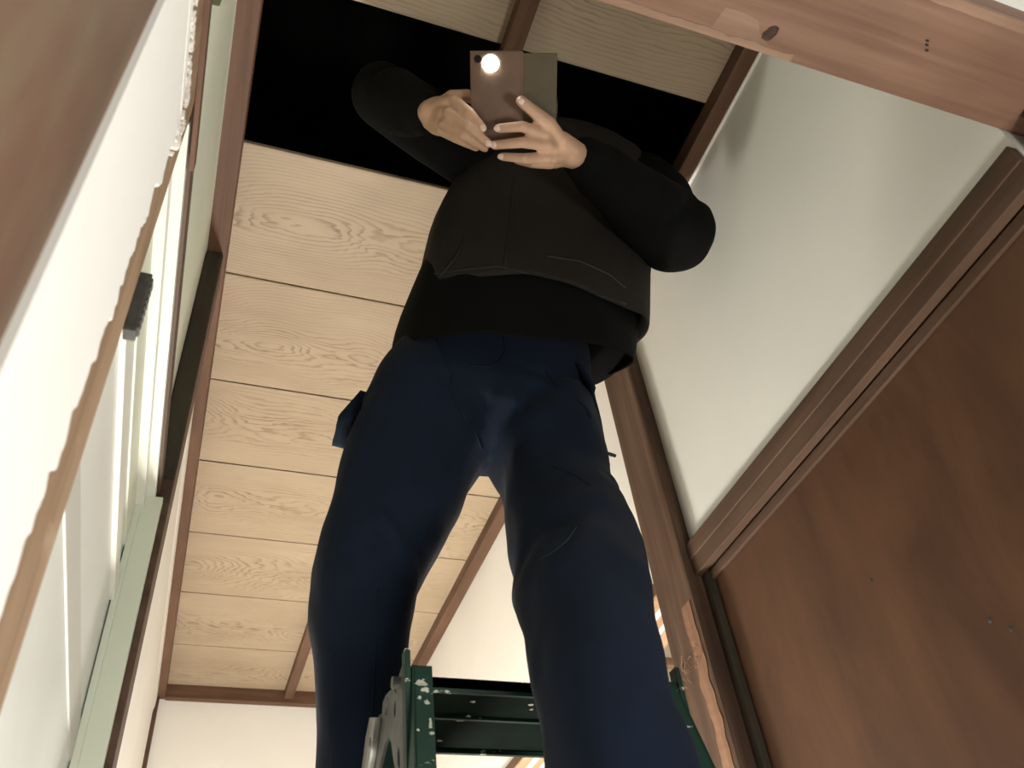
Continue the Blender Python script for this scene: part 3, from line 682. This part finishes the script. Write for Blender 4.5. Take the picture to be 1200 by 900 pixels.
for s in (-1, 1):
    bm = bmesh.new(); ball(bm, HC + Vector((s * 0.032, -0.0795, 0.006)), 0.006, 1.3, 0.5, 0.8, 10); finish('eye', bm, M['lenscol'], person, True)

# ---- trousers
LEGL = [(0.840, 0.964, 0.163, 0.382), (0.800, 0.979, 0.156, 0.355), (0.760, 0.994, 0.148, 0.343), (0.720, 1.009, 0.139, 0.327), (0.680, 1.025, 0.133, 0.305), (0.640, 1.040, 0.133, 0.282), (0.600, 1.055, 0.139, 0.278), (0.560, 1.067, 0.146, 0.278), (0.520, 1.079, 0.153, 0.274), (0.480, 1.087, 0.159, 0.276), (0.440, 1.091, 0.163, 0.280), (0.400, 1.095, 0.168, 0.282), (0.350, 1.100, 0.173, 0.285), (0.300, 1.100, 0.176, 0.286), (0.250, 1.100, 0.179, 0.288), (0.200, 1.100, 0.182, 0.289), (0.160, 1.100, 0.184, 0.289)]
LEGR = [(0.840, 0.922, 0.368, 0.549), (0.800, 0.917, 0.383, 0.545), (0.760, 0.911, 0.382, 0.536), (0.720, 0.898, 0.378, 0.532), (0.680, 0.882, 0.374, 0.532), (0.640, 0.866, 0.369, 0.531), (0.600, 0.850, 0.365, 0.527), (0.560, 0.830, 0.348, 0.513), (0.520, 0.810, 0.344, 0.500), (0.480, 0.793, 0.343, 0.488), (0.440, 0.779, 0.337, 0.478), (0.400, 0.765, 0.331, 0.468), (0.350, 0.760, 0.330, 0.463), (0.300, 0.755, 0.330, 0.467), (0.250, 0.753, 0.329, 0.470), (0.200, 0.750, 0.329, 0.471), (0.160, 0.748, 0.329, 0.471)]
PELV = [(1.10, 0.935, 0.280, 0.560), (1.05, 0.93, 0.245, 0.566), (1.0, 0.93, 0.212, 0.562), (0.95, 0.932, 0.188, 0.559), (0.90, 0.935, 0.172, 0.556), (0.872, 0.94, 0.20, 0.535)]
bm = bmesh.new()
def legrings(T, d0, d1):
    out = []
    for z, y, a, b in T:
        t = (0.84 - z) / 0.68; hw = (b - a) / 2 - 0.004; hd = d0 + (d1 - d0) * min(1, t)
        out.append((((a + b) / 2, y, z), hw, min(hd, hw * 1.25), 0, 0))
    return out
loft(bm, legrings([(0.93, 0.945, 0.185, 0.375), (0.88, 0.95, 0.172, 0.372)] + LEGL, 0.105, 0.075), 40)
loft(bm, legrings([(0.93, 0.935, 0.365, 0.556), (0.88, 0.932, 0.368, 0.556)] + LEGR, 0.105, 0.082), 40)
loft(bm, [(((a + b) / 2, y, z), (b - a) / 2 - 0.004, 0.112 - 0.022 * max(0, (0.9 - z) / 0.04), 0, 0) for z, y, a, b in PELV], 44)
loft(bm, [((0.375, 0.935, 0.96), 0.075, 0.112, 0, 0), ((0.375, 0.93, 0.90), 0.07, 0.108, 0, 0), ((0.375, 0.93, 0.865), 0.055, 0.092, 0, 0), ((0.375, 0.935, 0.845), 0.035, 0.055, 0, 0), ((0.375, 0.94, 0.835), 0.015, 0.03, 0, 0)], 32)
def crease(co, pts, wid, h, taper=0.35):
    """ridge/valley of height h along a polyline"""
    d = np.full(len(co), 9.0); pts = [np.array(p, float) for p in pts]
    for a, b in zip(pts, pts[1:]):
        ab = b - a; t = np.clip(((co - a) @ ab) / (ab @ ab), 0, 1); d = np.minimum(d, np.linalg.norm(co - (a + t[:, None] * ab), axis=1))
    return h * np.exp(-(d / wid) ** 2)
def trouser_folds(co, no):
    out = np.zeros(len(co))
    nl = np.array([noise.noise(Vector((c[0] * 9, c[1] * 9, c[2] * 5))) for c in co]); out += 0.007 * nl
    n2 = np.array([noise.noise(Vector((c[0] * 22 + 5, c[1] * 22, c[2] * 16 + 0.6 * math.sin(c[0] * 20)))) for c in co]); out += 0.0035 * n2
    for pts, w_, h in TF: out += crease(co, pts, w_, h)
    return out
TF = [   # (polyline, width, height): pulls from the crotch, knee creases, side seams
    ([(0.385, 0.845, 0.93), (0.40, 0.850, 0.87), (0.425, 0.86, 0.80), (0.44, 0.86, 0.72)], 0.010, -0.006),
    ([(0.36, 0.84, 0.90), (0.33, 0.87, 0.83), (0.315, 0.89, 0.77)], 0.012, -0.008),
    ([(0.34, 0.84, 0.97), (0.37, 0.83, 0.93), (0.385, 0.845, 0.89)], 0.008, 0.005),
    ([(0.40, 0.86, 0.585), (0.44, 0.84, 0.610), (0.49, 0.825, 0.655)], 0.010, -0.007),
    ([(0.395, 0.87, 0.61), (0.43, 0.845, 0.635), (0.47, 0.83, 0.68)], 0.011, 0.006),
    ([(0.43, 0.835, 0.72), (0.50, 0.83, 0.70), (0.545, 0.87, 0.69)], 0.011, -0.007),
    ([(0.43, 0.835, 0.745), (0.50, 0.83, 0.725), (0.545, 0.87, 0.715)], 0.010, 0.005),
    ([(0.28, 0.97, 0.60), (0.235, 0.94, 0.62), (0.20, 0.935, 0.66)], 0.011, -0.008),
    ([(0.275, 0.98, 0.63), (0.24, 0.945, 0.655), (0.21, 0.93, 0.69)], 0.012, 0.009),
    ([(0.15, 0.98, 0.60), (0.18, 0.95, 0.585), (0.22, 0.945, 0.60)], 0.009, -0.006),
    ([(0.27, 0.98, 0.53), (0.235, 0.955, 0.50), (0.21, 0.96, 0.45)], 0.011, 0.008),
    ([(0.275, 0.98, 0.50), (0.245, 0.965, 0.46), (0.23, 0.97, 0.41)], 0.010, -0.007),
    ([(0.35, 0.84, 0.93), (0.42, 0.82, 0.915), (0.49, 0.83, 0.93)], 0.008, -0.004),
    ([(0.52, 0.86, 0.50), (0.50, 0.82, 0.46), (0.45, 0.81, 0.45)], 0.012, 0.004)]
tr = remeshed('trousers', bm, 0.0045, M['navy'], person, 14, trouser_folds)
tr['label'] = 'navy work trousers with cargo pockets'
# cargo pocket flaps, seams, fly and waistband (sub-parts of the trousers)
def cloth_patch(name, corners, nrm, t, mat, parent, n=8, bulge=0.006, wob=0.002, seed=0):
    """a four-cornered cloth patch with thickness, bulged outwards"""
    c = [Vector(p) for p in corners]; nrm = Vector(nrm).normalized(); bm = bmesh.new(); G = []; H2 = []
    for i in range(n + 1):
        u = i / n; row = []; row2 = []
        for j_ in range(n + 1):
            v = j_ / n
            p = c[0].lerp(c[1], u).lerp(c[3].lerp(c[2], u), v)
            p = p + nrm * (bulge * math.sin(math.pi * u) ** 0.6 * math.sin(math.pi * v) ** 0.6 if 0 < u < 1 and 0 < v < 1 else 0) + nrm * wob * nz(u * 3, v * 3, seed)
            row.append(bm.verts.new(p + nrm * t)); row2.append(bm.verts.new(p - nrm * t))
        G.append(row); H2.append(row2)
    for A, s in ((G, 1), (H2, -1)):
        for i in range(n):
            for k in range(n):
                f = (A[i][k], A[i + 1][k], A[i + 1][k + 1], A[i][k + 1]); bm.faces.new(f if s > 0 else f[::-1])
    for i in range(n):
        bm.faces.new((G[i][0], H2[i][0], H2[i + 1][0], G[i + 1][0])); bm.faces.new((G[i][n], G[i + 1][n], H2[i + 1][n], H2[i][n]))
        bm.faces.new((G[0][i], G[0][i + 1], H2[0][i + 1], H2[0][i])); bm.faces.new((G[n][i], H2[n][i], H2[n][i + 1], G[n][i + 1]))
    return finish(name, bm, mat, parent, True)
cloth_patch('cargo_pocket', [(0.185, 0.93, 0.920), (0.185, 1.00, 0.920), (0.158, 1.00, 0.865), (0.154, 0.93, 0.860)], (-1, -0.1, 0.1), 0.010, M['navy'], tr, seed=1)
cloth_patch('cargo_pocket', [(0.525, 0.86, 0.955), (0.540, 0.96, 0.965), (0.535, 0.96, 0.80), (0.522, 0.86, 0.78)], (1, -0.35, 0), 0.006, M['navy'], tr, seed=2)
cloth_patch('pocket_flap', [(0.500, 0.838, 0.965), (0.546, 0.93, 0.970), (0.546, 0.93, 0.925), (0.518, 0.838, 0.915)], (0.8, -0.6, 0), 0.003, M['navy'], tr, seed=3, bulge=0.003)
bm = bmesh.new(); tube(bm, [(0.525, 0.93, 0.874), (0.565, 0.93, 0.872), (0.578, 0.932, 0.870), (0.588, 0.936, 0.872)], [0.002, 0.002, 0.003, 0.003], 8); finish('pull_tab', bm, M['black'], tr, True)
def seam(pts, r=0.0011, mat='navythread', parent=None, name='seam'):
    bm = bmesh.new(); P = [Vector(p) for p in pts]; Q = []
    for a, b in zip(P, P[1:]):
        for k in range(6): Q.append(a.lerp(b, k / 6))
    Q.append(P[-1]); tube(bm, Q, [r] * len(Q), 6); return bm

# ---- jacket: torso with sleeves, plus an open hanging skirt at the hem
bm = bmesh.new()
TORSO = [(1.06, 0.894, 0.240, 0.645), (1.10, 0.890, 0.246, 0.655), (1.18, 0.866, 0.272, 0.668), (1.26, 0.836, 0.276, 0.670), (1.34, 0.809, 0.310, 0.690), (1.42, 0.788, 0.345, 0.700), (1.47, 0.78, 0.40, 0.70), (1.505, 0.782, 0.47, 0.64)]
TD = [0.125, 0.125, 0.128, 0.125, 0.122, 0.115, 0.10, 0.07]
loft(bm, [(((a + b) / 2, y, z), (b - a) / 2 - 0.012, d - 0.008, 0, 0) for (z, y, a, b), d in zip(TORSO, TD)], 48)
for a, b, c, rr_ in ((SHR, ELR, WRR, (0.080, 0.079, 0.074, 0.062, 0.046, 0.034)), (SHL, ELL, WRL, (0.074, 0.062, 0.056, 0.052, 0.042, 0.034))):
    a, b, c = Vector(a), Vector(b), Vector(c)
    capsule(bm, [a, a.lerp(b, 0.5), b, b.lerp(c, 0.4), b.lerp(c, 0.8), b.lerp(c, 0.97)], rr_, 20)
JF = [([(0.62, 0.66, 1.22), (0.58, 0.64, 1.18), (0.52, 0.63, 1.16)], 0.012, 0.006), ([(0.70, 0.66, 1.24), (0.66, 0.64, 1.19), (0.62, 0.66, 1.15)], 0.012, -0.008),
      ([(0.66, 0.70, 1.34), (0.60, 0.69, 1.28), (0.58, 0.70, 1.22)], 0.014, -0.009)]
def jacket_folds(co, no):
    out = np.array([0.006 * noise.noise(Vector((c[0] * 7 + 3, c[1] * 7, c[2] * 7))) + 0.003 * noise.noise(Vector((c[0] * 18, c[1] * 18, c[2] * 24))) for c in co])
    for pts, w_, h in JF: out += crease(co, pts, w_, h)
    return out
jk = remeshed('jacket', bm, 0.0055, M['jacket'], person, 4, jacket_folds)
jk['label'] = 'loose black jacket with hanging open hem'
def shell(name, rings, mat, parent, seg=64, t=0.003, power=2.3, wob=0.004, seed=0, zfn=None):
    bm = bmesh.new(); R_ = []
    m_ = len(rings)
    for i, (c, a, b, tx, ty) in enumerate(rings):
        L = []
        for k in range(seg):
            q = 2 * math.pi * k / seg; cx, sx = math.cos(q), math.sin(q)
            x = a * math.copysign(abs(cx) ** (2 / power), cx); y = b * math.copysign(abs(sx) ** (2 / power), sx)
            f = 1 + wob / 0.15 * nz(cx * 1.6 + seed, sx * 1.6, c[2] * 6) * (1.2 - i / m_) + 0.5 * wob / 0.15 * nz(cx * 5 + seed, sx * 5, c[2] * 9)
            dz = zfn(cx, sx, i / (m_ - 1)) if zfn else 0
            L.append(bm.verts.new((c[0] + x * f, c[1] + y * f, c[2] + tx * x + ty * y + dz)))
        R_.append(L)
    for A, B in zip(R_, R_[1:]):
        for k in range(seg): bm.faces.new((A[k], A[(k + 1) % seg], B[(k + 1) % seg], B[k]))
    bmesh.ops.recalc_face_normals(bm, faces=bm.faces)
    me = bpy.data.meshes.new(name); bm.to_mesh(me); bm.free()
    me.polygons.foreach_set('use_smooth', [True] * len(me.polygons))
    o = link(name, me, mat, parent); md = o.modifiers.new('thick', 'SOLIDIFY'); md.thickness = t; md.offset = -1
    ss = o.modifiers.new('sub', 'SUBSURF'); ss.levels = 1; ss.render_levels = 1
    return o
# hem ring: front low, back a little higher, loose on the person's left hip
hem = [((0.424, 0.895, 1.010), 0.196, 0.138, 0.10, 0.70), ((0.432, 0.895, 1.055), 0.202, 0.140, 0.06, 0.55), ((0.444, 0.888, 1.11), 0.200, 0.138, 0.02, 0.30), ((0.465, 0.875, 1.17), 0.204, 0.134, 0, 0.1), ((0.47, 0.866, 1.21), 0.199, 0.130, 0, 0)]
hs = shell('jacket_hem', hem, M['jacket'], jk, wob=0.008, seed=4)
vr = [((0.448, 0.886, 1.10), 0.198, 0.144, 0.03, 0.55), ((0.459, 0.874, 1.15), 0.203, 0.141, 0, 0.28), ((0.472, 0.850, 1.22), 0.209, 0.137, 0, 0), ((0.478, 0.836, 1.26), 0.207, 0.135, 0, 0), ((0.500, 0.809, 1.34), 0.198, 0.130, 0, 0), ((0.524, 0.790, 1.42), 0.185, 0.120, 0, 0), ((0.545, 0.782, 1.475), 0.150, 0.100, 0, 0)]
vs_ = shell('vest', vr, M['vest'], person, wob=0.010, seed=9, t=0.004, zfn=lambda cx, sx, t: (0.02 * math.exp(-((cx + 0.10) / 0.35) ** 2) if sx < 0 else 0) * (1 - t) + (-0.012 * cx) * (1 - t))
vs_['label'] = 'dark brown zipped vest over the jacket'
# seams, zip and fly laid on the cloth: each is traced across the surface with rays from the front
from mathutils.bvhtree import BVHTree
dg = bpy.context.evaluated_depsgraph_get()
def trace(obj, pts, r, mat, parent, name, lift=0.0006, flat=False):
    tree = BVHTree.FromObject(obj, dg); P = []
    for (x0, z0, y0), (x1, z1, y1) in zip(pts, pts[1:]):
        for k in range(8):
            t = k / 8; tgt = Vector((lerp(x0, x1, t), lerp(y0, y1, t), lerp(z0, z1, t)))
            d = tgt.normalized(); h = tree.ray_cast(tgt - d * 0.35, d)
            if h[0] is not None: P.append(h[0] - d * lift)
    if len(P) < 3: return
    Q = [P[0]] + [(P[i - 1] + P[i] * 2 + P[i + 1]) / 4 for i in range(1, len(P) - 1)] + [P[-1]]
    bm = bmesh.new(); tube(bm, Q, [r] * len(Q), 6); return finish(name, bm, mat, parent, True)
bpy.context.view_layer.update(); dg = bpy.context.evaluated_depsgraph_get()
trace(vs_, [(0.352, 1.029, 0.750), (0.365, 1.106, 0.750), (0.380, 1.193, 0.750), (0.393, 1.274, 0.750), (0.402, 1.332, 0.750)], 0.0018, M['zip'], vs_, 'zip')
trace(vs_, [(0.244, 1.024, 0.770), (0.299, 1.054, 0.770), (0.357, 1.081, 0.770), (0.435, 1.075, 0.770), (0.521, 1.059, 0.770), (0.577, 1.050, 0.770)], 0.0014, M['zip'], vs_, 'hem_stitch')
trace(vs_, [(0.443, 1.136, 0.770), (0.505, 1.143, 0.770), (0.556, 1.122, 0.770), (0.581, 1.090, 0.770)], 0.0016, M['zip'], vs_, 'pocket_seam')
trace(vs_, [(0.264, 1.048, 0.790), (0.295, 1.112, 0.790), (0.312, 1.168, 0.790)], 0.0016, M['zip'], vs_, 'pocket_seam')
trace(tr, [(0.379, 0.997, 0.840), (0.379, 0.964, 0.840), (0.366, 0.936, 0.840), (0.345, 0.922, 0.840), (0.315, 0.919, 0.840)], 0.0013, M['navythread'], tr, 'fly_seam')
trace(tr, [(0.274, 0.974, 0.850), (0.283, 0.945, 0.850), (0.291, 0.916, 0.850), (0.297, 0.903, 0.850)], 0.0016, M['navythread'], tr, 'pocket_seam')
trace(tr, [(0.297, 0.913, 0.860), (0.293, 0.880, 0.860), (0.306, 0.846, 0.860), (0.324, 0.808, 0.860), (0.334, 0.771, 0.860)], 0.0018, M['navythread'], tr, 'crotch_seam')
trace(tr, [(0.447, 0.945, 0.850), (0.460, 0.913, 0.850), (0.486, 0.904, 0.850), (0.505, 0.878, 0.850), (0.507, 0.857, 0.850)], 0.0016, M['navythread'], tr, 'pocket_seam')
trace(tr, [(0.424, 0.735, 0.830), (0.450, 0.728, 0.830), (0.475, 0.711, 0.830)], 0.0016, M['navythread'], tr, 'pocket_seam')
trace(tr, [(0.408, 0.593, 0.770), (0.393, 0.572, 0.770), (0.372, 0.553, 0.770), (0.354, 0.541, 0.770)], 0.0011, M['navylight'], tr, 'knee_seam')
trace(tr, [(0.225, 0.642, 1.020), (0.223, 0.578, 1.020), (0.220, 0.519, 1.020), (0.219, 0.464, 1.020)], 0.0011, M['navythread'], tr, 'leg_seam')
# shoes
for i, (A, s) in enumerate(((FTL, -1), (FTR, 1))):
    bm = bmesh.new(); x, y, z = A; zz = 0.1165
    loft(bm, [((x, y - 0.035, zz), 0.043, 0.135, 0, 0), ((x, y - 0.035, zz + 0.02), 0.045, 0.137, 0, 0), ((x, y - 0.03, zz + 0.045), 0.040, 0.118, 0, -0.12), ((x, y + 0.01, zz + 0.075), 0.036, 0.07, 0, -0.1), ((x, y + 0.02, zz + 0.10), 0.034, 0.048, 0, 0)], 32)
    sh = finish('shoe', bm, M['black'], person, True)

# ------------------------------------------------------------------ phone in an open folio case, torch lit, held facing down towards the camera
C = Vector((0.311, 0.539, 1.164)); view = C.normalized()
right = Vector(R[0]); right = (right - view * right.dot(view)).normalized(); upv = view.cross(right) * -1
if upv.z < 0 and upv.dot(Vector(R[1])) > 0: upv = -upv
if upv.dot(-Vector(R[1])) < 0: upv = -upv
FR = Matrix(((right.x, upv.x, -view.x, C.x), (right.y, upv.y, -view.y, C.y), (right.z, upv.z, -view.z, C.z), (0, 0, 0, 1)))
def fbox(name, x0, x1, y0, y1, z0, z1, mat, parent, bev):
    bm = bmesh.new(); add_box(bm, x0, x1, y0, y1, z0, z1, bev); bmesh.ops.transform(bm, matrix=FR, verts=bm.verts)
    return finish(name, bm, mat, parent, True)
ph = fbox('smartphone', -0.060, 0.006, -0.058, 0.064, -0.010, -0.003, M['lenscol'], None, 0.0028)
tag(ph, 'smartphone in open brown folio case with its torch shining, held in both hands', 'phone')
cs = fbox('case', -0.063, 0.009, -0.061, 0.067, -0.004, 0.002, M['case'], ph, 0.0015)
fbox('case_flap', 0.010, 0.061, -0.060, 0.064, -0.004, 0.0005, M['flap'], ph, 0.0012)
fbox('case_spine', 0.006, 0.013, -0.060, 0.066, -0.007, 0.0016, M['case'], ph, 0.0014)
def disc(name, cx, cy, r, z0, z1, mat, parent, seg=32):
    bm = bmesh.new(); tube(bm, [(cx, cy, z0), (cx, cy, z1)], [r, r], seg); bmesh.ops.transform(bm, matrix=FR, verts=bm.verts); return finish(name, bm, mat, parent)
disc('camera_lens', -0.052, 0.056, 0.0052, 0.001, 0.0035, M['lenscol'], ph)
disc('torch', -0.034, 0.050, 0.0115, 0.001, 0.0032, M['torch'], ph)
